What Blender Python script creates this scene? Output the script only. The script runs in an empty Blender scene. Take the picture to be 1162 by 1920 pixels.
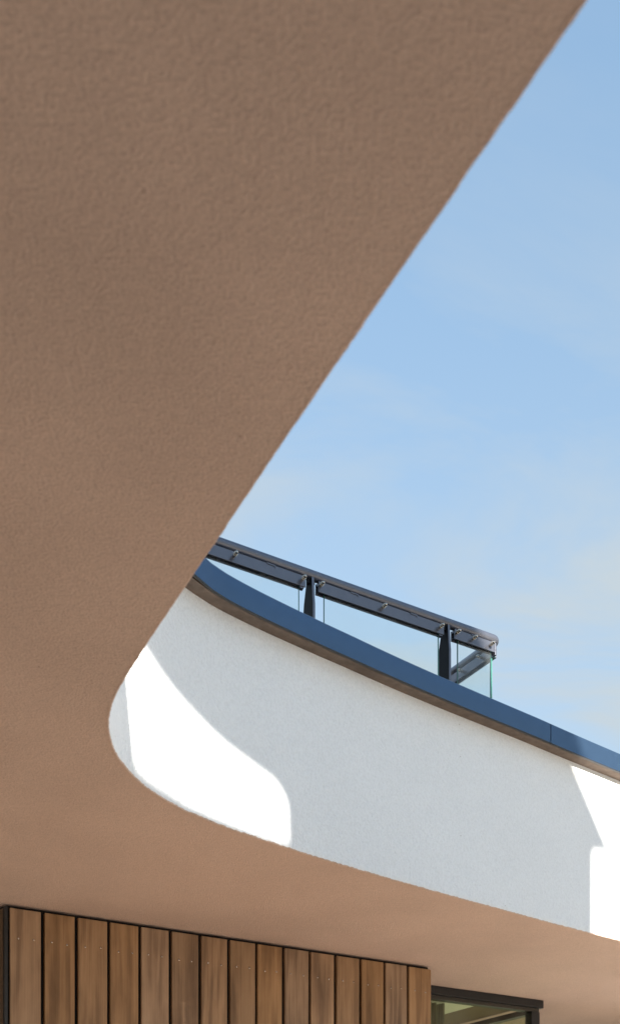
import bpy, bmesh, math, random
import numpy as np
from mathutils import Vector, noise

random.seed(7)
C = bpy.context.scene.collection
sc = bpy.context.scene

# ------------------------------------------------------------------ camera
EYE = 1.6
cam_d = bpy.data.cameras.new('camera')
cam = bpy.data.objects.new('camera', cam_d)
C.objects.link(cam)
sc.camera = cam
cam.location = (0, 0, EYE)
cam.rotation_euler = (math.radians(90), 0, 0)
cam_d.sensor_fit = 'VERTICAL'
cam_d.sensor_height = 39.656
cam_d.sensor_width = 24.0
cam_d.lens = 39.656 * 2000 / 1920          # 41.3 mm
cam_d.shift_y = (2290 - 960) / 1920        # rising front, verticals stay upright
cam_d.clip_start = 0.05
cam_d.clip_end = 2000
cam_d.dof.use_dof = True
cam_d.dof.focus_distance = 4.9
cam_d.dof.aperture_fstop = 4.2

# ------------------------------------------------------------------ light
SUN_AZ = -65.35       # degrees from +X towards +Y, direction to the sun
SUN_EL = 15.5
SUN_POWER = 4.2
SKY_STRENGTH = 0.15
EXPOSURE = 1.85

def N(tree, typ, **kw):
    n = tree.nodes.new(typ)
    for k, v in kw.items():
        setattr(n, k, v)
    return n

world = bpy.data.worlds.new('World')
sc.world = world
world.use_nodes = True
wt = world.node_tree
wt.nodes.clear()
out = N(wt, 'ShaderNodeOutputWorld')
bg = N(wt, 'ShaderNodeBackground')
bg.inputs[1].default_value = SKY_STRENGTH
sky = N(wt, 'ShaderNodeTexSky', sky_type='NISHITA')
sky.sun_disc = False
sky.sun_elevation = math.radians(SUN_EL)
sky.sun_rotation = math.radians(90 - SUN_AZ)
sky.air_density = 1.0
sky.dust_density = 0.6
sky.ozone_density = 1.6
gam = N(wt, 'ShaderNodeGamma')
gam.inputs[1].default_value = 0.5
tint = N(wt, 'ShaderNodeMix', data_type='RGBA', blend_type='MULTIPLY')
tint.inputs[0].default_value = 1.0
tint.inputs[7].default_value = (0.675, 0.85, 0.985, 1)
wt.links.new(sky.outputs[0], gam.inputs[0])
wt.links.new(gam.outputs[0], tint.inputs[6])
# air whitening towards the horizon, all the way round, and thin high wisps
tc = N(wt, 'ShaderNodeTexCoord')
sep = N(wt, 'ShaderNodeSeparateXYZ')
wt.links.new(tc.outputs['Generated'], sep.inputs[0])
zc = N(wt, 'ShaderNodeMath', operation='MAXIMUM'); zc.inputs[1].default_value = 0.04
wt.links.new(sep.outputs[2], zc.inputs[0])
dx = N(wt, 'ShaderNodeMath', operation='DIVIDE'); dy = N(wt, 'ShaderNodeMath', operation='DIVIDE')
wt.links.new(sep.outputs[0], dx.inputs[0]); wt.links.new(zc.outputs[0], dx.inputs[1])
wt.links.new(sep.outputs[1], dy.inputs[0]); wt.links.new(zc.outputs[0], dy.inputs[1])
cmb = N(wt, 'ShaderNodeCombineXYZ')
wt.links.new(dx.outputs[0], cmb.inputs[0]); wt.links.new(dy.outputs[0], cmb.inputs[1])
mp = N(wt, 'ShaderNodeMapping'); mp.inputs['Rotation'].default_value = (0, 0, 0.5)
mp.inputs['Scale'].default_value = (1.1, 2.1, 1); mp.inputs['Location'].default_value = (0.3, 0.25, 0)
wt.links.new(cmb.outputs[0], mp.inputs[0])
cn = N(wt, 'ShaderNodeTexNoise'); cn.inputs['Scale'].default_value = 0.85
cn.inputs['Detail'].default_value = 7; cn.inputs['Roughness'].default_value = 0.58
cn.inputs['Distortion'].default_value = 1.1
wt.links.new(mp.outputs[0], cn.inputs[0])
cr = N(wt, 'ShaderNodeMapRange'); cr.inputs[1].default_value = 0.47; cr.inputs[2].default_value = 0.72
cr.inputs[3].default_value = 0.0; cr.inputs[4].default_value = 0.85
wt.links.new(cn.outputs[0], cr.inputs[0])
hz = N(wt, 'ShaderNodeMapRange', interpolation_type='SMOOTHSTEP'); hz.inputs[1].default_value = 0.78; hz.inputs[2].default_value = 0.25
hz.inputs[3].default_value = 0.0; hz.inputs[4].default_value = 0.62
wt.links.new(sep.outputs[2], hz.inputs[0])
hw = N(wt, 'ShaderNodeMapRange'); hw.inputs[1].default_value = 0.75; hw.inputs[2].default_value = 0.45
hw.inputs[3].default_value = 0.12; hw.inputs[4].default_value = 1.0
wt.links.new(sep.outputs[2], hw.inputs[0])
cw = N(wt, 'ShaderNodeMath', operation='MULTIPLY')
wt.links.new(cr.outputs[0], cw.inputs[0]); wt.links.new(hw.outputs[0], cw.inputs[1])
add = N(wt, 'ShaderNodeMath', operation='ADD', use_clamp=True)
wt.links.new(cw.outputs[0], add.inputs[0]); wt.links.new(hz.outputs[0], add.inputs[1])
mixw = N(wt, 'ShaderNodeMix', data_type='RGBA')
mixw.inputs[7].default_value = (1.10, 1.25, 1.34, 1)
wt.links.new(add.outputs[0], mixw.inputs[0])
wt.links.new(tint.outputs[2], mixw.inputs[6])
wt.links.new(mixw.outputs[2], bg.inputs[0])
wt.links.new(bg.outputs[0], out.inputs[0])

sun_d = bpy.data.lights.new('sun', 'SUN')
sun_d.energy = SUN_POWER
sun_d.angle = math.radians(0.6)
sun_d.color = (1.0, 0.93, 0.83)
sun = bpy.data.objects.new('sun', sun_d)
C.objects.link(sun)
_a, _e = math.radians(SUN_AZ), math.radians(SUN_EL)
SUN = Vector((math.cos(_a) * math.cos(_e), math.sin(_a) * math.cos(_e), math.sin(_e)))
sun.rotation_euler = SUN.to_track_quat('Z', 'Y').to_euler()
sun.location = SUN * 30

sc.view_settings.view_transform = 'Standard'
sc.view_settings.look = 'None'
sc.view_settings.gamma = 1
sc.view_settings.exposure = EXPOSURE
sc.view_settings.use_curve_mapping = False

# ------------------------------------------------------------------ helpers
def obj(name, bm, m, parent=None, smooth=False, kind=None, sharp=None):
    me = bpy.data.meshes.new(name)
    bm.normal_update()
    if smooth:
        for f in bm.faces:
            f.smooth = True
        if sharp:
            for e in bm.edges:
                if len(e.link_faces) == 2 and e.calc_face_angle(0) > sharp:
                    e.smooth = False
    bm.to_mesh(me)
    bm.free()
    for x in (m if isinstance(m, (list, tuple)) else [m]):
        me.materials.append(x)
    o = bpy.data.objects.new(name, me)
    C.objects.link(o)
    if parent:
        o.parent = parent
    if kind:
        o['kind'] = kind
    return o

def thing(name, label, cat, loc=(0, 0, 0), rotz=0, group=None):
    o = bpy.data.objects.new(name, None)
    C.objects.link(o)
    o.location = loc
    o.rotation_euler = (0, 0, rotz)
    o.empty_display_size = 0.1
    o['label'] = label
    o['category'] = cat
    if group:
        o['group'] = group
    return o

def box(bm, lo, hi, bev=0.0, mat=0):
    vs = [bm.verts.new((x, y, z)) for x in (lo[0], hi[0]) for y in (lo[1], hi[1]) for z in (lo[2], hi[2])]
    fs = []
    for q in ((0, 1, 3, 2), (4, 6, 7, 5), (0, 4, 5, 1), (2, 3, 7, 6), (0, 2, 6, 4), (1, 5, 7, 3)):
        f = bm.faces.new([vs[i] for i in q]); f.material_index = mat; fs.append(f)
    if bev:
        es = list({e for f in fs for e in f.edges})
        bmesh.ops.bevel(bm, geom=es, offset=bev, segments=2, affect='EDGES', profile=0.5)
    return fs

def prism(bm, pts, z0, z1):
    a = [bm.verts.new((p[0], p[1], z0)) for p in pts]
    b = [bm.verts.new((p[0], p[1], z1)) for p in pts]
    n = len(pts)
    for i in range(n):
        j = (i + 1) % n
        bm.faces.new((a[i], a[j], b[j], b[i]))
    bm.faces.new(list(reversed(a)))
    bm.faces.new(b)
    bmesh.ops.recalc_face_normals(bm, faces=bm.faces)

def tube(bm, pts, r, seg=16, caps=True):
    rings = []
    pts = [Vector(p) for p in pts]
    up = None
    for i, p in enumerate(pts):
        t = (pts[min(i + 1, len(pts) - 1)] - pts[max(i - 1, 0)]).normalized()
        if up is None:
            up = t.orthogonal().normalized()
        up = (up - t * up.dot(t)).normalized()
        sd = t.cross(up)
        rr = r[i] if isinstance(r, (list, tuple)) else r
        rings.append([bm.verts.new(p + (up * math.cos(a) + sd * math.sin(a)) * rr)
                      for a in [2 * math.pi * k / seg for k in range(seg)]])
    for A, B in zip(rings, rings[1:]):
        for k in range(seg):
            bm.faces.new((A[k], A[(k + 1) % seg], B[(k + 1) % seg], B[k]))
    if caps:
        bm.faces.new(list(reversed(rings[0]))); bm.faces.new(rings[-1])
    bmesh.ops.recalc_face_normals(bm, faces=bm.faces)

# ------------------------------------------------------------------ materials
def mat(name, color=(0.8, 0.8, 0.8), rough=0.6, metal=0.0, spec=0.5):
    m = bpy.data.materials.new(name)
    m.use_nodes = True
    b = m.node_tree.nodes['Principled BSDF']
    b.inputs['Base Color'].default_value = (*color, 1)
    b.inputs['Roughness'].default_value = rough
    b.inputs['Metallic'].default_value = metal
    b.inputs['Specular IOR Level'].default_value = spec
    return m

def noise_node(t, co, scale, detail=3, rough=0.5, dist=0.0):
    n = N(t, 'ShaderNodeTexNoise')
    n.inputs['Scale'].default_value = scale
    n.inputs['Detail'].default_value = detail
    n.inputs['Roughness'].default_value = rough
    n.inputs['Distortion'].default_value = dist
    if co is not None:
        t.links.new(co, n.inputs['Vector'])
    return n.outputs[0]

def ramp(t, fac, stops):
    r = N(t, 'ShaderNodeValToRGB')
    el = r.color_ramp.elements
    while len(el) < len(stops):
        el.new(0.5)
    for e, (p, c) in zip(el, stops):
        e.position = p; e.color = (*c, 1) if len(c) == 3 else c
    t.links.new(fac, r.inputs[0])
    return r.outputs[0]

def stucco(name, base, var, grain=210.0, bump=0.5, dist=0.0016, lump=45.0, pit_shade=0.0):
    m = mat(name, base, 0.9, spec=0.15)
    t = m.node_tree; b = t.nodes['Principled BSDF']
    co = N(t, 'ShaderNodeNewGeometry').outputs['Position']
    big = noise_node(t, co, 1.7, 4, 0.6)
    mid = noise_node(t, co, lump, 4, 0.6)
    fine = noise_node(t, co, grain, 3, 0.65)
    c1 = ramp(t, big, [(0.3, tuple(x * (1 - var) for x in base)), (0.7, tuple(min(1, x * (1 + var)) for x in base))])
    c2 = N(t, 'ShaderNodeMix', data_type='RGBA', blend_type='MULTIPLY'); c2.inputs[0].default_value = 1
    t.links.new(c1, c2.inputs[6])
    t.links.new(ramp(t, mid, [(0.3, (1 - var * 1.2,) * 3), (0.65, (1.0,) * 3)]), c2.inputs[7])
    c3 = N(t, 'ShaderNodeMix', data_type='RGBA', blend_type='MULTIPLY'); c3.inputs[0].default_value = 1
    t.links.new(c2.outputs[2], c3.inputs[6])
    # rare dark specks where grit is missing from the render
    vor = N(t, 'ShaderNodeTexVoronoi'); vor.inputs['Scale'].default_value = 9.0; vor.inputs['Randomness'].default_value = 1.0
    t.links.new(co, vor.inputs['Vector'])
    gate = N(t, 'ShaderNodeSeparateColor'); t.links.new(vor.outputs['Color'], gate.inputs[0])
    thr = N(t, 'ShaderNodeMath', operation='MULTIPLY'); thr.inputs[1].default_value = 0.062
    t.links.new(gate.outputs[0], thr.inputs[0])
    sub = N(t, 'ShaderNodeMath', operation='SUBTRACT'); sub.inputs[1].default_value = 0.032
    t.links.new(thr.outputs[0], sub.inputs[0])
    lt = N(t, 'ShaderNodeMath', operation='LESS_THAN')
    t.links.new(vor.outputs['Distance'], lt.inputs[0]); t.links.new(sub.outputs[0], lt.inputs[1])
    spk = ramp(t, lt.outputs[0], [(0.0, (1, 1, 1)), (1.0, (0.55, 0.52, 0.5))])
    t.links.new(spk, c3.inputs[7])
    c4 = N(t, 'ShaderNodeMix', data_type='RGBA', blend_type='MULTIPLY'); c4.inputs[0].default_value = 1
    t.links.new(c3.outputs[2], c4.inputs[6])
    t.links.new(ramp(t, noise_node(t, co, grain, 4, 0.7), [(0.36, (1 - pit_shade,) * 3), (0.56, (1.0,) * 3)]), c4.inputs[7])  # grain tone with the shading of plaster pits put into the colour
    t.links.new(c4.outputs[2], b.inputs['Base Color'])
    mx = N(t, 'ShaderNodeMix', data_type='FLOAT'); mx.inputs[0].default_value = 0.4
    t.links.new(fine, mx.inputs[2]); t.links.new(mid, mx.inputs[3])
    bp = N(t, 'ShaderNodeBump'); bp.inputs['Strength'].default_value = bump; bp.inputs['Distance'].default_value = dist
    t.links.new(mx.outputs[0], bp.inputs['Height'])
    t.links.new(bp.outputs[0], b.inputs['Normal'])
    return m

M_soffit = stucco('taupe_render', (0.625, 0.475, 0.408), 0.07, grain=165, bump=1.0, dist=0.0075, lump=48, pit_shade=0.20)
M_white = stucco('white_render', (0.905, 0.93, 0.955), 0.02, grain=110, bump=1.0, dist=0.010, lump=60, pit_shade=0.07)
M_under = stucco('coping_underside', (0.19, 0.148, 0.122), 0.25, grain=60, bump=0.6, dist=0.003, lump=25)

def metal_mat(name, color, rough, metal, spec=0.5, brush=0.04):
    m = mat(name, color, rough, metal, spec)
    t = m.node_tree; b = t.nodes['Principled BSDF']
    co = N(t, 'ShaderNodeNewGeometry').outputs['Position']
    a = noise_node(t, co, 3.0, 5, 0.6)
    mr = N(t, 'ShaderNodeMapRange'); mr.inputs[3].default_value = rough - brush; mr.inputs[4].default_value = rough + brush
    t.links.new(a, mr.inputs[0]); t.links.new(mr.outputs[0], b.inputs['Roughness'])
    c = ramp(t, noise_node(t, co, 22.0, 6, 0.7), [(0.35, tuple(x * 0.93 for x in color)), (0.7, tuple(x * 1.05 for x in color))])
    t.links.new(c, b.inputs['Base Color'])
    return m

M_cap = metal_mat('coping_metal', (0.070, 0.126, 0.215), 0.25, 0.78)
M_lip = metal_mat('coping_hem', (0.03, 0.03, 0.032), 0.45, 0.2)
M_rail = metal_mat('anthracite_rail', (0.14, 0.15, 0.185), 0.26, 0.6)
M_post = metal_mat('anthracite_post', (0.012, 0.012, 0.014), 0.6, 0.0, 0.15)
M_steel = metal_mat('stainless', (0.62, 0.57, 0.50), 0.25, 1.0)
M_black = metal_mat('black_frame', (0.012, 0.012, 0.013), 0.45, 0.0)
M_gap = mat('shadow_gap', (0.01, 0.009, 0.008), 0.9)
M_ceiling = stucco('room_ceiling', (0.22, 0.17, 0.13), 0.05)
M_panelw = mat('white_ceiling_panel', (0.82, 0.82, 0.76), 0.6)
M_roomwall = mat('room_wall', (0.6, 0.57, 0.5), 0.8)

def glass(name, tint, glare_max=0.012):
    m = bpy.data.materials.new(name); m.use_nodes = True
    t = m.node_tree; t.nodes.clear()
    o = N(t, 'ShaderNodeOutputMaterial')
    tr = N(t, 'ShaderNodeBsdfTransparent'); tr.inputs[0].default_value = (*tint, 1)
    gl = N(t, 'ShaderNodeBsdfGlossy'); gl.inputs['Roughness'].default_value = 0.02
    fr = N(t, 'ShaderNodeFresnel'); fr.inputs[0].default_value = 1.5
    mx = N(t, 'ShaderNodeMixShader')
    geo = N(t, 'ShaderNodeNewGeometry')
    inv = N(t, 'ShaderNodeMath', operation='SUBTRACT'); inv.inputs[0].default_value = 1.0
    t.links.new(geo.outputs['Backfacing'], inv.inputs[1])
    fm = N(t, 'ShaderNodeMath', operation='MULTIPLY')
    t.links.new(fr.outputs[0], fm.inputs[0]); t.links.new(inv.outputs[0], fm.inputs[1])
    t.links.new(fm.outputs[0], mx.inputs[0]); t.links.new(tr.outputs[0], mx.inputs[1]); t.links.new(gl.outputs[0], mx.inputs[2])
    df = N(t, 'ShaderNodeBsdfDiffuse'); df.inputs[0].default_value = (0.8, 0.85, 0.85, 1)  # pale diffuse layer: reflected haze and dirt put into the colour
    mx2 = N(t, 'ShaderNodeMixShader')
    co = N(t, 'ShaderNodeNewGeometry').outputs['Position']
    glare_film = N(t, 'ShaderNodeMapRange'); glare_film.inputs[1].default_value = 0.35; glare_film.inputs[2].default_value = 0.8
    glare_film.inputs[3].default_value = 0.0; glare_film.inputs[4].default_value = glare_max
    t.links.new(noise_node(t, co, 6, 5, 0.6), glare_film.inputs[0])
    t.links.new(glare_film.outputs[0], mx2.inputs[0]); t.links.new(mx.outputs[0], mx2.inputs[1]); t.links.new(df.outputs[0], mx2.inputs[2])
    t.links.new(mx2.outputs[0], o.inputs[0])
    return m

M_glass = glass('balustrade_glass', (0.965, 0.985, 0.975), 0.05)
M_glass_edge = mat('glass_edge_green', (0.05, 0.20, 0.16), 0.15)
M_wglass = glass('window_glass', (0.90, 0.94, 0.84), 0.045)

def wood_mat(name, dark):
    m = mat(name, (0.2, 0.1, 0.05), 0.5, spec=0.4)
    t = m.node_tree; b = t.nodes['Principled BSDF']
    b.inputs['Roughness'].default_value = 0.6
    tc = N(t, 'ShaderNodeTexCoord'); oi = N(t, 'ShaderNodeObjectInfo')
    off = N(t, 'ShaderNodeVectorMath', operation='MULTIPLY_ADD')
    off.inputs[1].default_value = (1, 1, 1)
    rnd = N(t, 'ShaderNodeCombineXYZ')
    ml = N(t, 'ShaderNodeMath', operation='MULTIPLY'); ml.inputs[1].default_value = 37.0
    t.links.new(oi.outputs['Random'], ml.inputs[0])
    t.links.new(ml.outputs[0], rnd.inputs[0]); t.links.new(ml.outputs[0], rnd.inputs[1]); t.links.new(ml.outputs[0], rnd.inputs[2])
    t.links.new(tc.outputs['Object'], off.inputs[0]); t.links.new(rnd.outputs[0], off.inputs[2])
    def mapped(s):
        mp = N(t, 'ShaderNodeMapping'); mp.inputs['Scale'].default_value = s
        t.links.new(off.outputs[0], mp.inputs[0]); return mp.outputs[0]
    # growth figure: broad rings pulled out along the board
    fig = noise_node(t, mapped((14, 14, 0.9)), 1.0, 2, 0.5, 0.6)
    mulf = N(t, 'ShaderNodeMath', operation='MULTIPLY'); mulf.inputs[1].default_value = 16
    t.links.new(fig, mulf.inputs[0])
    sn = N(t, 'ShaderNodeMath', operation='SINE'); t.links.new(mulf.outputs[0], sn.inputs[0])
    s01 = N(t, 'ShaderNodeMapRange'); s01.inputs[1].default_value = -1; s01.inputs[2].default_value = 1
    t.links.new(sn.outputs[0], s01.inputs[0])
    fib = noise_node(t, mapped((330, 330, 2.6)), 1.0, 5, 0.72)
    blot = noise_node(t, mapped((9, 9, 2.2)), 1.0, 4, 0.6)
    mixf = N(t, 'ShaderNodeMix', data_type='FLOAT'); mixf.inputs[0].default_value = 0.7
    t.links.new(s01.outputs[0], mixf.inputs[2]); t.links.new(fib, mixf.inputs[3])
    mixb = N(t, 'ShaderNodeMix', data_type='FLOAT'); mixb.inputs[0].default_value = 0.5
    t.links.new(mixf.outputs[0], mixb.inputs[2]); t.links.new(blot, mixb.inputs[3])
    k = dark
    col = ramp(t, mixb.outputs[0], [(0.24, (0.10 * k, 0.050 * k, 0.021 * k)), (0.47, (0.25 * k, 0.136 * k, 0.060 * k)),
                                    (0.60, (0.37 * k, 0.21 * k, 0.097 * k)), (0.80, (0.50 * k, 0.30 * k, 0.15 * k))])
    hs = N(t, 'ShaderNodeHueSaturation')
    v = N(t, 'ShaderNodeMapRange'); v.inputs[3].default_value = 0.90; v.inputs[4].default_value = 1.22
    t.links.new(oi.outputs['Random'], v.inputs[0]); t.links.new(v.outputs[0], hs.inputs['Value'])
    sv = N(t, 'ShaderNodeMath', operation='FRACT'); sm = N(t, 'ShaderNodeMath', operation='MULTIPLY'); sm.inputs[1].default_value = 7.31
    t.links.new(oi.outputs['Random'], sm.inputs[0]); t.links.new(sm.outputs[0], sv.inputs[0])
    sr = N(t, 'ShaderNodeMapRange'); sr.inputs[3].default_value = 0.82; sr.inputs[4].default_value = 1.05
    t.links.new(sv.outputs[0], sr.inputs[0]); t.links.new(sr.outputs[0], hs.inputs['Saturation'])
    t.links.new(col, hs.inputs['Color']); t.links.new(hs.outputs[0], b.inputs['Base Color'])
    bp = N(t, 'ShaderNodeBump'); bp.inputs['Strength'].default_value = 0.35; bp.inputs['Distance'].default_value = 0.001
    t.links.new(fib, bp.inputs['Height']); t.links.new(bp.outputs[0], b.inputs['Normal'])
    return m

M_wood = wood_mat('oiled_timber', 1.0)
M_wood_shaded = wood_mat('shaded_timber', 0.35)  # same timber darkened, its shade put into the colour

def cloth_mat():
    m = mat('curtain_cloth', (0.36, 0.33, 0.26), 0.9, spec=0.1)
    t = m.node_tree; b = t.nodes['Principled BSDF']
    co = N(t, 'ShaderNodeTexCoord').outputs['Object']
    mp = N(t, 'ShaderNodeMapping'); mp.inputs['Scale'].default_value = (60, 60, 4); t.links.new(co, mp.inputs[0])
    t.links.new(ramp(t, noise_node(t, mp.outputs[0], 1, 4, 0.6), [(0.3, (0.24, 0.22, 0.17)), (0.7, (0.46, 0.43, 0.34))]), b.inputs['Base Color'])
    return m
M_cloth = cloth_mat()

def paving_mat():
    m = mat('stone_paving', (0.45, 0.36, 0.27), 0.8, spec=0.2)
    t = m.node_tree; b = t.nodes['Principled BSDF']
    co = N(t, 'ShaderNodeNewGeometry').outputs['Position']
    t.links.new(ramp(t, noise_node(t, co, 1.5, 6, 0.6), [(0.3, (0.52, 0.43, 0.33)), (0.7, (0.62, 0.52, 0.41))]), b.inputs['Base Color'])
    return m
M_pave = paving_mat()

# ------------------------------------------------------------------ plan geometry
Z_S = 3.0            # soffit height
Z_W = 3.800          # wall top / coping underside at the right; the parapet top falls slightly to the left
Z_C = 3.888          # coping top
U = Vector((0.8645, 0.5026, 0))       # along the timber wall
V = Vector((-0.5026, 0.8645, 0))      # into the house

CTRL = [(1.95, -1.91), (1.24, -0.545), (0.780, 0.337), (0.3194, 1.2227), (0.1373, 1.5675), (-0.0324, 1.890), (-0.2144, 2.243),
        (-0.3819, 2.5665), (-0.4683, 2.738), (-0.5154, 2.8398), (-0.5440, 2.920), (-0.5650, 3.0075), (-0.5768, 3.111),
        (-0.5765, 3.208), (-0.5628, 3.3007), (-0.5420, 3.388), (-0.5116, 3.474), (-0.4687, 3.5605), (-0.4178, 3.6425),
        (-0.3385, 3.7440), (-0.2542, 3.834), (-0.1779, 3.909), (-0.0858, 3.996), (0.1107, 4.176), (0.3959, 4.420),
        (0.8602, 4.7921), (1.3534, 5.178), (2.15, 5.77), (3.6, 6.75), (5.4, 7.80)]

def resample(ctrl, step):
    P = [np.array(p, float) for p in ctrl]
    P = [2 * P[0] - P[1]] + P + [2 * P[-1] - P[-2]]
    pts = []
    for i in range(1, len(P) - 2):
        p0, p1, p2, p3 = P[i - 1:i + 3]
        d01, d12, d23 = [max(np.linalg.norm(b - a), 1e-6) ** 0.5 for a, b in ((p0, p1), (p1, p2), (p2, p3))]
        m1 = (p2 - p1) + d12 * ((p1 - p0) / d01 - (p2 - p0) / (d01 + d12))
        m2 = (p2 - p1) + d12 * ((p3 - p2) / d23 - (p3 - p1) / (d12 + d23))
        for k in range(24):
            s = k / 24
            pts.append((2 * s ** 3 - 3 * s ** 2 + 1) * p1 + (s ** 3 - 2 * s ** 2 + s) * m1 + (-2 * s ** 3 + 3 * s ** 2) * p2 + (s ** 3 - s ** 2) * m2)
    pts.append(P[-2])
    pts = np.array(pts)
    L = np.concatenate([[0], np.cumsum(np.linalg.norm(np.diff(pts, axis=0), axis=1))])
    s = np.arange(0, L[-1], step)
    x, y = np.interp(s, L, pts[:, 0]), np.interp(s, L, pts[:, 1])
    # light smoothing of the measured points
    w = max(3, int(0.10 / step)) | 1
    ker = np.hanning(w + 2)[1:-1]; ker /= ker.sum()
    xs = np.convolve(np.pad(x, w // 2, mode='reflect', reflect_type='odd'), ker, 'valid')
    ys = np.convolve(np.pad(y, w // 2, mode='reflect', reflect_type='odd'), ker, 'valid')
    P = np.stack([xs, ys], 1)
    T = np.gradient(P, axis=0); T /= np.linalg.norm(T, axis=1)[:, None]
    return P, np.stack([T[:, 1], -T[:, 0]], 1)      # points and normals into the courtyard opening

STEP = 0.005
EP, EN = resample(CTRL, STEP)

def drop(p, n=None):
    if p[1] < 3.3:
        return -0.038
    return float(np.interp(p[0], [-0.34, 0.12, 1.0], [-0.038, -0.017, 0.0]))

def sweep(bm, P, Nn, prof, jitter=None, mats=None, closed=False, ends=False):
    rings = []
    for i in range(len(P)):
        ring = []
        for j, (o, z) in enumerate(prof):
            do, dz = jitter(i, j, P[i], z) if jitter else (0, 0)
            ring.append(bm.verts.new((P[i][0] + Nn[i][0] * (o + do), P[i][1] + Nn[i][1] * (o + do), z + dz + (drop(P[i]) if z > 3.6 else 0))))
        rings.append(ring)
    m = len(prof)
    for A, B in zip(rings, rings[1:]):
        for j in range(m if closed else m - 1):
            k = (j + 1) % m
            f = bm.faces.new((A[j], A[k], B[k], B[j]))
            if mats:
                f.material_index = mats[j]
    if ends:
        bm.faces.new(rings[0]); bm.faces.new(list(reversed(rings[-1])))
    bmesh.ops.recalc_face_normals(bm, faces=bm.faces)
    return rings

# ------------------------------------------------------------------ ground
bm = bmesh.new()
g = 400
vs = [bm.verts.new(p) for p in ((-g, -g, 0), (g, -g, 0), (g, g, 0), (-g, g, 0))]
bm.faces.new(vs)
M_dark_ground = mat('dark_unseen_ground', (0.135, 0.115, 0.09), 0.95, spec=0.1)  # unseen dark ground added to cut the bounce on the near soffit
ground = obj('ground', bm, M_dark_ground, kind='structure')
bm = bmesh.new()
prism(bm, [(-0.6, -30), (30, -30), (30, 30), (-30, 30), (-30, 3.2), (-2.2, 3.2), (-1.0, 2.6), (-0.6, 1.6)], -0.05, 0.02)  # cut back under the near overhang so less light bounces up
obj('terrace_paving', bm, M_pave, kind='structure')

# ------------------------------------------------------------------ roof slab with its soffit, parapet and coping
roof = thing('balcony', 'white rendered balcony sweeping round the opening with taupe underside and blue metal coping', 'balcony', (0, 0, 0))

outer = [(5.4, 7.80), (4.9, 9.4), (-2.4, 13.4), (-6.5, 6.5), (-5.0, -3.5), (1.0, -2.9)]
INSET = -0.010

def soffit_bm(z, flip):
    bm = bmesh.new()
    idx = list(range(0, len(EP), 4)) + [len(EP) - 1]
    vs = [bm.verts.new((EP[i][0] + EN[i][0] * INSET, EP[i][1] + EN[i][1] * INSET, z)) for i in idx]
    vs += [bm.verts.new((x, y, z)) for x, y in outer[1:]]
    f = bm.faces.new(vs)
    f.normal_update()
    bmesh.ops.triangulate(bm, faces=[f])
    bm.normal_update()
    for f in bm.faces:
        if (f.normal.z < 0) != flip:
            f.normal_flip()
    return bm
obj('soffit', soffit_bm(Z_S, True), M_soffit, roof)
obj('deck', soffit_bm(3.32, False), mat('deck_boards', (0.09, 0.07, 0.055), 0.7), roof)

# rendered face of the slab and parapet; the arris is hand-trowelled, so it wavers
R = 0.006
prof = [(INSET, Z_S)]
arc = [(-R + R * math.sin(a), Z_S + R - R * math.cos(a)) for a in [math.radians(d) for d in (12, 35, 60, 80)]]
prof += arc + [(0, Z_S + 0.02), (0, Z_S + 0.045), (0, Z_S + 0.2), (0, Z_S + 0.5), (0, Z_W - 0.001)]
def jit(i, j, p, z):
    q = Vector((p[0], p[1], z))
    far = min(1.0, max(0.0, (i * STEP - 5.1) / 0.6))
    rag = 0.45 + 0.55 * max(0, noise.noise(q * 4 + Vector((4, 4, 4))) * 2)
    a = noise.noise(q * 85) * (0.0006 + 0.0036 * far * rag) + noise.noise(q * 31 + Vector((9, 2, 5))) * (0.0007 + 0.0008 * far) + noise.noise(q * 9) * 0.0010
    b = noise.noise(q * 95 + Vector((3, 7, 1))) * (0.0010 + 0.003 * far * rag) + noise.noise(q * 30 + Vector((1, 8, 4))) * 0.0010
    k = {0: 0.0, 1: 1.0, 2: 1.0, 3: 1.0, 4: 0.9, 5: 0.55, 6: 0.2}.get(j, 0)
    c = noise.noise(q * 2.2) * 0.002
    return (a * k + (c if j > 2 else c * 0.5), (b * k if j < 5 else 0) - (0.0012 if 0 < j < 3 else 0))
bm = bmesh.new()
sweep(bm, EP, EN, prof, jit, mats=[1, 1, 1, 0, 0, 0, 0, 0, 0])
obj('parapet_wall', bm, [M_white, M_soffit], roof, smooth=True)
# inner side and core of the parapet
bm = bmesh.new()
st = slice(0, None, 10)
sweep(bm, EP[st], EN[st], [(-0.004, Z_W - 0.02), (-0.28, Z_W - 0.02), (-0.28, 3.325)])
obj('parapet_back', bm, M_white, roof, smooth=True, sharp=0.6)

# coping: taupe underside board, dark folded hem and blue-grey metal, in butt-jointed lengths
bm = bmesh.new()
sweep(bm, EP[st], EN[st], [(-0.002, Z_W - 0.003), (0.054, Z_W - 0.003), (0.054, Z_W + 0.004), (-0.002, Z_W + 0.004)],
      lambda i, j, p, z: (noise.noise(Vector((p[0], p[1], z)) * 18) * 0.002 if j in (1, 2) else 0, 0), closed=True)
obj('coping_underside', bm, M_under, roof, smooth=True, sharp=0.5)

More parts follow.
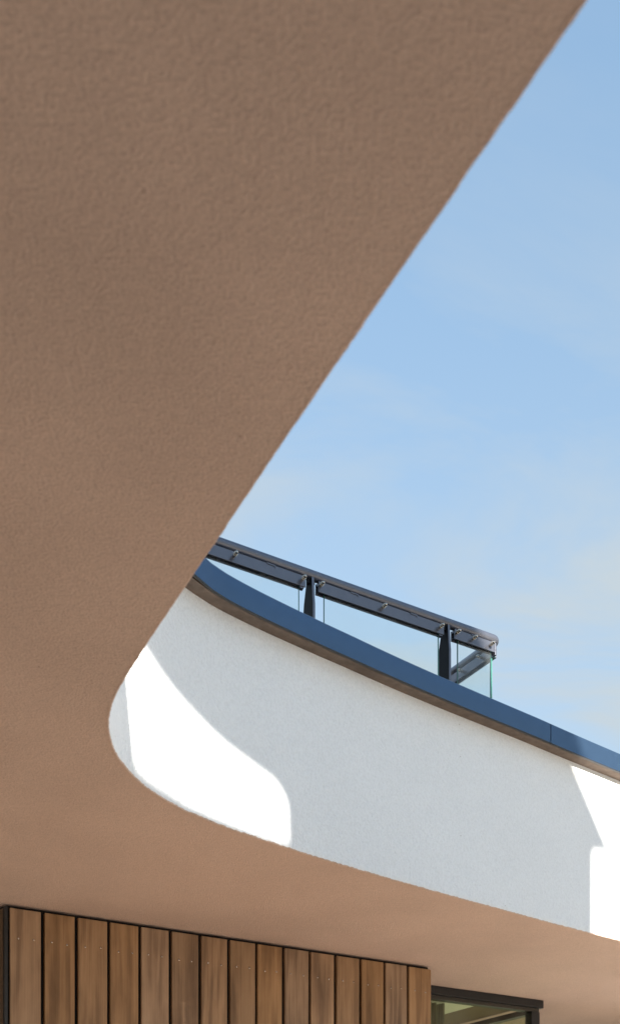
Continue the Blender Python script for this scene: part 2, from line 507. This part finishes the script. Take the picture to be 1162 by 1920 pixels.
OV = 0.067
def cap_ratio(i):
    return (EP[i][0] + EN[i][0] * OV) / (EP[i][1] + EN[i][1] * OV)
iL = min((i for i in range(len(EP)) if EP[i][1] > 3.45 and EP[i][0] < 1), key=lambda i: abs(cap_ratio(i) + 0.0915))
iR = min((i for i in range(len(EP)) if EP[i][1] > 4.0), key=lambda i: abs(cap_ratio(i) - 0.2248))
iN = iL - int(0.24 / STEP)
iN2 = iN - int(0.8 / STEP)
CPROF = [(OV - 0.012, Z_W + 0.012), (OV - 0.010, Z_W - 0.004), (OV - 0.0015, Z_W - 0.005), (OV - 0.0005, Z_W - 0.001),
         (OV, Z_W + 0.001), (OV, Z_C - 0.004), (OV - 0.004, Z_C), (-0.31, Z_C - 0.012), (-0.314, Z_C - 0.07)]
CM = [1, 1, 1, 0, 0, 0, 0, 0]
def coping(i0, i1, straight=False):
    bm = bmesh.new()
    if straight:
        P = np.array([EP[i0] * (1 - k) + EP[i1] * k for k in (0, 0.5, 1)])
        Nn = np.array([EN[i0], None, EN[i1]], dtype=object)
        d = (EP[i1] - EP[i0]); d /= np.linalg.norm(d)
        nn = np.array([d[1], -d[0]])
        # mitred ends share the neighbours' edge line
        P3 = [EP[i0], (EP[i0] + EP[i1]) / 2, EP[i1]]
        N3 = [EN[i0], nn, EN[i1]]
        a = EP[i0] + EN[i0] * OV; b = EP[i1] + EN[i1] * OV
        mid = (a + b) / 2; base = (EP[i0] + EP[i1]) / 2
        N3[1] = (mid - base) / OV
        P, Nn = np.array(P3), np.array([list(map(float, n)) for n in N3])
        sweep(bm, P, Nn, CPROF, mats=CM)
    else:
        r = list(range(i0, i1 + 1, 8))
        if r[-1] != i1:
            r.append(i1)
        sweep(bm, EP[r], EN[r], CPROF, mats=CM)
    return obj('coping', bm, [M_cap, M_lip], roof, smooth=not straight, sharp=0.5)
coping(iR + 1, len(EP) - 1)
coping(iL, iR)
coping(iN, iL, True)
coping(0, iN)
# joint strap glimpsed in the open joint
bm = bmesh.new()
r = [iR - 4, iR + 5]
sweep(bm, EP[r], EN[r], [(OV - 0.012, Z_W), (OV - 0.006, Z_W), (OV - 0.006, Z_C - 0.012), (OV - 0.012, Z_C - 0.012)], closed=True, ends=True)
obj('joint_strap', bm, M_lip, roof)

# ------------------------------------------------------------------ timber wall
def local(origin, a_vec, b_vec):
    return lambda a, b, z: Vector(origin) + Vector(a_vec) * a + Vector(b_vec) * b + Vector((0, 0, z))

ang = math.atan2(U.y, U.x)
W0 = Vector((-1.32, 4.706, 0))
tw = thing('timber_wall', 'brown timber wall of upright oiled boards under the taupe soffit', 'wall', W0, ang)
PITCH = 0.1535
NB = 15
ztop = [2.986 for _ in range(NB)]
bm = bmesh.new(); box(bm, (0, 0, 0), (PITCH - 0.0165, 0.021, 2.986), 0.0022)
me_board = None
bsc = bmesh.new()
tube(bsc, [(0, 0.001, 0), (0, -0.0018, 0), (0, -0.003, 0)], [0.0044, 0.0044, 0.0028], 10)
me_screw = None
for i in range(NB):
    if me_board is None:
        o = obj('board', bm, M_wood, tw); me_board = o.data
    else:
        o = bpy.data.objects.new('board', me_board); C.objects.link(o); o.parent = tw
    w = 1.0
    x = i * PITCH
    if i == NB - 1:
        w = (2.295 - x) / (PITCH - 0.0165)
    o.location = (x, random.uniform(-0.001, 0.001), -0.002 if i < NB - 1 else -0.004)
    o.scale = (w, 1, 1)
    o.rotation_euler = (0, random.uniform(-0.0006, 0.0006), 0)
    for sx in (0.035, 0.104):
        if me_screw is None:
            s = obj('screw', bsc, M_steel, o); me_screw = s.data
        else:
            s = bpy.data.objects.new('screw', me_screw); C.objects.link(s); s.parent = o
        s.location = (sx + random.uniform(-0.004, 0.004), 0, 2.858 + random.uniform(-0.004, 0.004))
bm = bmesh.new(); box(bm, (-0.012, 0.024, 0), (2.29, 0.10, 2.998))
obj('backing', bm, M_gap, tw)
bm = bmesh.new(); box(bm, (2.272, 0.026, 0), (2.294, 0.80, 2.994))
obj('end_board', bm, M_wood, tw)
bm = bmesh.new(); box(bm, (-0.024, 0.004, 0), (-0.010, 0.06, 2.990))
obj('corner_trim', bm, M_lip, tw)

# the neighbouring leg of the wall turns away from the corner
tl = thing('return_wall', 'timber wall turning away at the left edge, its shade put into the colour', 'wall', W0 + Vector((-0.028, 0.012, 0)), math.radians(150))
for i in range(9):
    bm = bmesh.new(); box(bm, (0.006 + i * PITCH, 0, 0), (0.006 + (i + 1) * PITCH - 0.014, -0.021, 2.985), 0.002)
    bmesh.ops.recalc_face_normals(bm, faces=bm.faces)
    obj('board', bm, M_wood_shaded, tl)
bm = bmesh.new(); box(bm, (0.0, -0.024, 0), (9 * PITCH, -0.09, 2.998))
bmesh.ops.recalc_face_normals(bm, faces=bm.faces)
obj('backing', bm, M_gap, tl)

# ------------------------------------------------------------------ corner window and the room behind it
WC = Vector((1.478, 6.757, 0))            # outer corner of the window head
cw = thing('corner_window', 'black framed corner window under the soffit right of the timber boards', 'window', WC, ang)
# local x runs back along -U (negative), y runs into the house
bm = bmesh.new(); box(bm, (-1.15, 0, 2.949), (0, 0.05, 2.998), 0.002); obj('head_cover', bm, M_black, cw)
bm = bmesh.new(); box(bm, (-1.15, 0.018, 2.925), (-0.022, 0.075, 2.9485), 0.002); obj('frame_head', bm, metal_mat('bronze_frame', (0.045, 0.04, 0.032), 0.4, 0.2), cw)
M_br = bpy.data.materials['bronze_frame']
bm = bmesh.new(); box(bm, (-0.088, 0.014, 0), (-0.020, 0.075, 2.9245), 0.002); obj('corner_post', bm, M_black, cw)
bm = bmesh.new(); box(bm, (-0.080, 0.076, 2.915), (-0.022, 3.2, 2.9485), 0.002); obj('side_head', bm, M_br, cw)
bm = bmesh.new(); box(bm, (-1.15, 0.042, 0.05), (-0.089, 0.058, 2.924)); obj('pane', bm, M_wglass, cw)
bm = bmesh.new(); box(bm, (-0.055, 0.077, 0.05), (-0.040, 3.2, 2.914)); obj('pane', bm, M_wglass, cw)
bm = bmesh.new(); box(bm, (-1.15, 0.014, 0.0), (-0.089, 0.075, 0.05)); box(bm, (-0.08, 0.076, 0), (-0.02, 3.2, 0.049)); obj('sill', bm, M_black, cw)

rm = thing('room', 'dim room with dark ceiling and white ceiling panel behind the window', 'room', WC, ang)
bm = bmesh.new(); box(bm, (-4.2, 0.077, 2.962), (-0.081, 3.2, 2.990)); obj('ceiling', bm, M_ceiling, rm)
bm = bmesh.new(); box(bm, (-1.25, 0.10, 2.940), (-0.452, 0.62, 2.961), 0.001); obj('ceiling_panel', bm, M_panelw, rm)
bm = bmesh.new(); box(bm, (-4.2, 3.2, 0), (0.0, 3.3, 2.998)); obj('back_wall', bm, M_roomwall, rm)
bm = bmesh.new(); box(bm, (-4.3, 0.3, 0), (-4.2, 3.2, 2.998)); obj('side_wall', bm, M_roomwall, rm)
bm = bmesh.new(); box(bm, (-4.2, 0.077, 0.004), (-0.081, 3.2, 0.03)); obj('room_floor', bm, M_roomwall, rm)

bm = bmesh.new()
n = 150
A = []; x0, x1 = -1.10, -0.655
for i in range(n + 1):
    k = i / n
    x = x0 + (x1 - x0) * k
    y = 0.17 + 0.026 * math.sin(k * 2 * math.pi * 9.3 + 0.6 * math.sin(k * 17)) + 0.008 * math.sin(k * 31)
    A.append((bm.verts.new((x, y, 0.06)), bm.verts.new((x, y, 2.936))))
for a, b in zip(A, A[1:]):
    bm.faces.new((a[0], b[0], b[1], a[1]))
bmesh.ops.solidify(bm, geom=bm.faces[:], thickness=0.002)
cu = obj('curtain', bm, M_cloth, smooth=True)
cu.location = WC; cu.rotation_euler = (0, 0, ang)
cu['label'] = 'grey-brown pleated curtain hanging just inside the corner window'
cu['category'] = 'curtain'

# ------------------------------------------------------------------ glass balustrade on the terrace
ZR = 4.408                    # handrail axis
RR = 0.022
O = Vector((0.542, 4.95, 0)) + V * 0.0
def at_px(px, off=0.0):       # distance along the rail whose sight line has plan slope px (measured once from the photograph)
    k = (px - 581) / 2000
    o = O + V * off
    return (k * o.y - o.x) / (U.x - k * U.y)
bl = thing('glass_balustrade', 'glass balustrade with dark metal handrail on the terrace behind the coping', 'railing', (O.x, O.y, 3.32), ang)
zz = lambda z: z - 3.32
S_END = 0.416
S_BEG = -2.35
# handrail, one continuous bent tube: front run, elbow, side run
pts = [(S_BEG, 0, zz(ZR)), (-1.2, 0, zz(ZR)), (-0.4, 0, zz(ZR)), (S_END - 0.028, 0, zz(ZR))]
for d in (15, 30, 45, 60, 75):
    a = math.radians(d)
    pts.append((S_END - 0.028 + 0.028 * math.sin(a), 0.028 - 0.028 * math.cos(a), zz(ZR)))
pts += [(S_END, 0.028, zz(ZR)), (S_END, 0.7, zz(ZR)), (S_END, 2.6, zz(ZR))]
bm = bmesh.new(); tube(bm, pts, RR, 24)
obj('handrail', bm, M_rail, bl, smooth=True, sharp=0.9)

ZB0, ZB1 = 4.338, 4.3845
def clamp(a, b, side):
    bm = bmesh.new()
    if side:   # runs along local y at x = S_END
        box(bm, (S_END - 0.016, a, zz(ZB0)), (S_END - 0.010, b, zz(ZB1)), 0.0008)
        box(bm, (S_END + 0.010, a, zz(ZB0)), (S_END + 0.016, b, zz(ZB1)), 0.0008)
        box(bm, (S_END - 0.009, a + 0.002, zz(ZB1 - 0.012)), (S_END + 0.009, b - 0.002, zz(ZB1 - 0.002)))
    else:
        box(bm, (a, -0.016, zz(ZB0)), (b, -0.010, zz(ZB1)), 0.0008)
        box(bm, (a, 0.010, zz(ZB0)), (b, 0.016, zz(ZB1)), 0.0008)
        box(bm, (a + 0.002, -0.009, zz(ZB1 - 0.012)), (b - 0.002, 0.009, zz(ZB1 - 0.002)))
    return obj('clamp_bar', bm, M_rail, bl, smooth=False)
segs = [(S_BEG, at_px(573, -.016)), (at_px(597.5, -.016), at_px(832, -.016)), (at_px(852, -.016), at_px(927, -.016))]
for a, b in segs:
    clamp(a, b, False)
clamp(0.02, 0.42, True)
clamp(0.50, 1.5, True)

def pane(a, b, side, z0=3.345):
    bm = bmesh.new()
    lo = (a, -0.005, zz(z0)) if not side else (S_END - 0.005, a, zz(z0))
    hi = (b, 0.005, zz(ZB1 - 0.014)) if not side else (S_END + 0.005, b, zz(ZB1 - 0.014))
    fs = box(bm, lo, hi)
    bm.normal_update()
    for f in fs:
        big = abs(f.normal.y) > 0.9 if not side else abs(f.normal.x) > 0.9
        f.material_index = 0 if big else 1
    return obj('glass_pane', bm, [M_glass, M_glass_edge], bl)
pane(S_BEG, at_px(560, 0), False)
pane(at_px(607, 0), at_px(821, 0), False)
pane(at_px(857, 0), at_px(919, 0), False)
pane(0.04, 0.40, True)
pane(0.53, 1.5, True)

def bolt_bm():
    bm = bmesh.new()
    tube(bm, [(0, 0, 0), (0, -0.012, 0)], 0.0065, 12)
    tube(bm, [(0, -0.012, 0), (0, -0.015, 0)], 0.0088, 16)
    tube(bm, [(0, -0.0152, 0), (0, -0.023, 0)], 0.0072, 6)
    tube(bm, [(0, -0.0232, 0), (0, -0.026, 0)], 0.0088, 16)
    tube(bm, [(0, -0.0262, 0), (0, -0.033, 0), (0, -0.036, 0), (0, -0.038, 0)], [0.0066, 0.0066, 0.005, 0.002], 12)
    return bm
me_bolt = None
def bolt(x, y, z, rot=0):
    global me_bolt
    if me_bolt is None:
        o = obj('bolt', bolt_bm(), M_steel, bl, smooth=True, sharp=0.6); me_bolt = o.data
    else:
        o = bpy.data.objects.new('bolt', me_bolt); C.objects.link(o); o.parent = bl
    o.location = (x, y, zz(z)); o.rotation_euler = (0, 0, rot)
for px in (300, 438, 565.5, 599.5, 716, 823, 854, 885, 917.5):
    bolt(at_px(px, -.016), -0.016, 4.363)
for y in (0.09, 0.24, 0.39, 0.54):
    bolt(S_END - 0.016, y, 4.362, -math.pi / 2)

# little bent fixing clips between bar and handrail
me_clip = None
for px in (508, 664, 775, 889):
    if me_clip is None:
        bm = bmesh.new()
        box(bm, (-0.020, -0.019, 0), (0.020, -0.016, 0.005)); box(bm, (0.0165, -0.019, -0.006), (0.020, -0.0162, 0.0))
        o = obj('clip', bm, M_rail, bl); me_clip = o.data
    else:
        o = bpy.data.objects.new('clip', me_clip); C.objects.link(o); o.parent = bl
    o.location = (at_px(px, -.016), 0, zz(4.3805))

# glass shoe blocks at the ends of the bars
for px in (561, 821):
    bm = bmesh.new(); x = at_px(px, 0); box(bm, (x - 0.003, -0.012, zz(ZB0 - 0.006)), (x + 0.016, 0.008, zz(ZB0 - 0.0005))); obj('glass_stop', bm, M_rail, bl)

# waisted flat posts standing edge-on
def post_bm():
    bm = bmesh.new()
    out_ = [(-0.034, zz(3.325)), (0.050, zz(3.325)), (0.050, zz(4.27)), (0.046, zz(4.30)), (0.024, zz(4.388)), (-0.024, zz(4.388)), (-0.030, zz(4.30)), (-0.034, zz(4.27))]
    a = [bm.verts.new((-0.006, y, z)) for y, z in out_]; b = [bm.verts.new((0.006, y, z)) for y, z in out_]
    nn = len(out_)
    for i in range(nn):
        j = (i + 1) % nn; bm.faces.new((a[i], a[j], b[j], b[i]))
    bm.faces.new(list(reversed(a))); bm.faces.new(b)
    bmesh.ops.recalc_face_normals(bm, faces=bm.faces)
    bmesh.ops.bevel(bm, geom=bm.edges[:], offset=0.0012, segments=1, affect='EDGES')
    box(bm, (-0.05, -0.05, zz(3.322)), (0.05, 0.05, zz(3.332)))
    bm.normal_update()
    for f in bm.faces:
        if f.normal.y < -0.3:  # dark sides, lighter front faces: shade and bright edge put into the colour
            f.material_index = 1
    return bm
me_post = None
for (x, y, rz) in ((at_px(588, -.03), 0, 0), (at_px(842.5, -.03), 0, 0), (S_END, 0.47, -math.pi / 2), (S_END, 1.6, -math.pi / 2), (at_px(300, -.03), 0, 0)):
    if me_post is None:
        o = obj('post', post_bm(), [M_post, M_rail], bl); me_post = o.data
    else:
        o = bpy.data.objects.new('post', me_post); C.objects.link(o); o.parent = bl
    o.location = (x, y, 0); o.rotation_euler = (0, 0, rz)
    # head bracket joining post and rail
    bm = bmesh.new(); box(bm, (-0.016, -0.010, zz(4.366)), (0.018, 0.010, zz(4.392)), 0.001)
    hb = obj('post_bracket', bm, M_post, o)

# end angle of the last bar
bm = bmesh.new(); x = at_px(927, -.016)
box(bm, (x + 0.002, -0.016, zz(ZB0 - 0.012)), (x + 0.010, 0.018, zz(ZB1)), 0.0008); obj('corner_bracket', bm, M_rail, bl)

# ------------------------------------------------------------------ unseen additions: a wall bouncing sun, a wing shaped to shade the parapet
gw = thing('bounce_wall', 'unseen white wall at the right added to bounce sun onto the soffit', 'wall')
bm = bmesh.new(); prism(bm, [(2.3, 7.5), (2.45, 7.35), (8.0, 9.9), (7.9, 10.1)], 0.021, 2.25); obj('wall_face', bm, M_white, gw)  # out of view, added so its sunlit face brightens the soffit
bm = bmesh.new(); prism(bm, [(2.26, 7.52), (2.44, 7.31), (8.05, 9.88), (7.92, 10.15)], 2.252, 2.29); obj('wall_coping', bm, M_lip, gw)

LAT = Vector((-SUN.y, SUN.x, 0)).normalized(); SH = Vector((SUN.x, SUN.y, 0)).normalized()
ow = thing('shade_wing', 'unseen white wing behind the viewer shaped to shade the far parapet', 'building', (0, 0, 0))
def occ(bm, prof2, d0, d1, rise=0.0):
    a = [bm.verts.new(SH * d0 + LAT * (l - 0.010) + Vector((0, 0, z))) for l, z in prof2]
    b = [bm.verts.new(SH * d1 + LAT * (l - 0.010) + Vector((0, 0, z + (d1 - d0) * rise))) for l, z in prof2]
    nn = len(prof2)
    for i in range(nn):
        j = (i + 1) % nn; bm.faces.new((a[i], a[j], b[j], b[i]))
    bm.faces.new(list(reversed(a))); bm.faces.new(b)
    bm.normal_update()
    bmesh.ops.triangulate(bm, faces=[f for f in bm.faces if len(f.verts) > 4])
    bmesh.ops.recalc_face_normals(bm, faces=bm.faces)
def rect(l0, l1, z0, z1):
    return [(l0, z0), (l1, z0), (l1, z1), (l0, z1)]
# parts shaped for light: lower gap lets sun in, parapet keeps boards shaded
bm = bmesh.new()
occ(bm, rect(1.592, 3.432, 4.2, 5.45), 3.02, 5.5)
occ(bm, [(-2.2, 4.2), (1.59, 4.2), (1.59, 4.892), (1.3, 4.87), (1.05, 4.84), (0.9, 4.80), (0.75, 4.785), (-2.2, 4.785)], 3.05, 3.25)  # parapet band added to keep direct sun off the boards
obj('upper_wall', bm, M_white, ow)
bm = bmesh.new(); occ(bm, rect(-2.2, 3.45, 0, 1.7), 3.05, 3.25); obj('low_shade_wall', bm, M_white, ow)  # low wall added to shade the near ground
for l in (-2.2, 0.0, 3.25):
    bm = bmesh.new(); occ(bm, rect(l, l + 0.18, 1.702, 4.198), 3.06, 3.24); obj('column', bm, M_white, ow)
bm = bmesh.new()
occ(bm, [(3.435, 4.932), (3.435, 5.38), (3.565, 5.41), (3.30, 5.74), (2.75, 6.60), (2.75, 6.9), (-2.2, 6.9), (-2.2, 5.26), (0.5, 5.25), (0.94, 5.203), (1.08, 5.165),
         (1.20, 5.135), (1.32, 5.104), (1.44, 5.085), (1.54, 5.066), (1.585, 5.02), (1.59, 4.932)], 3.0, 3.25, 0.277)
obj('roof', bm, M_white, ow)
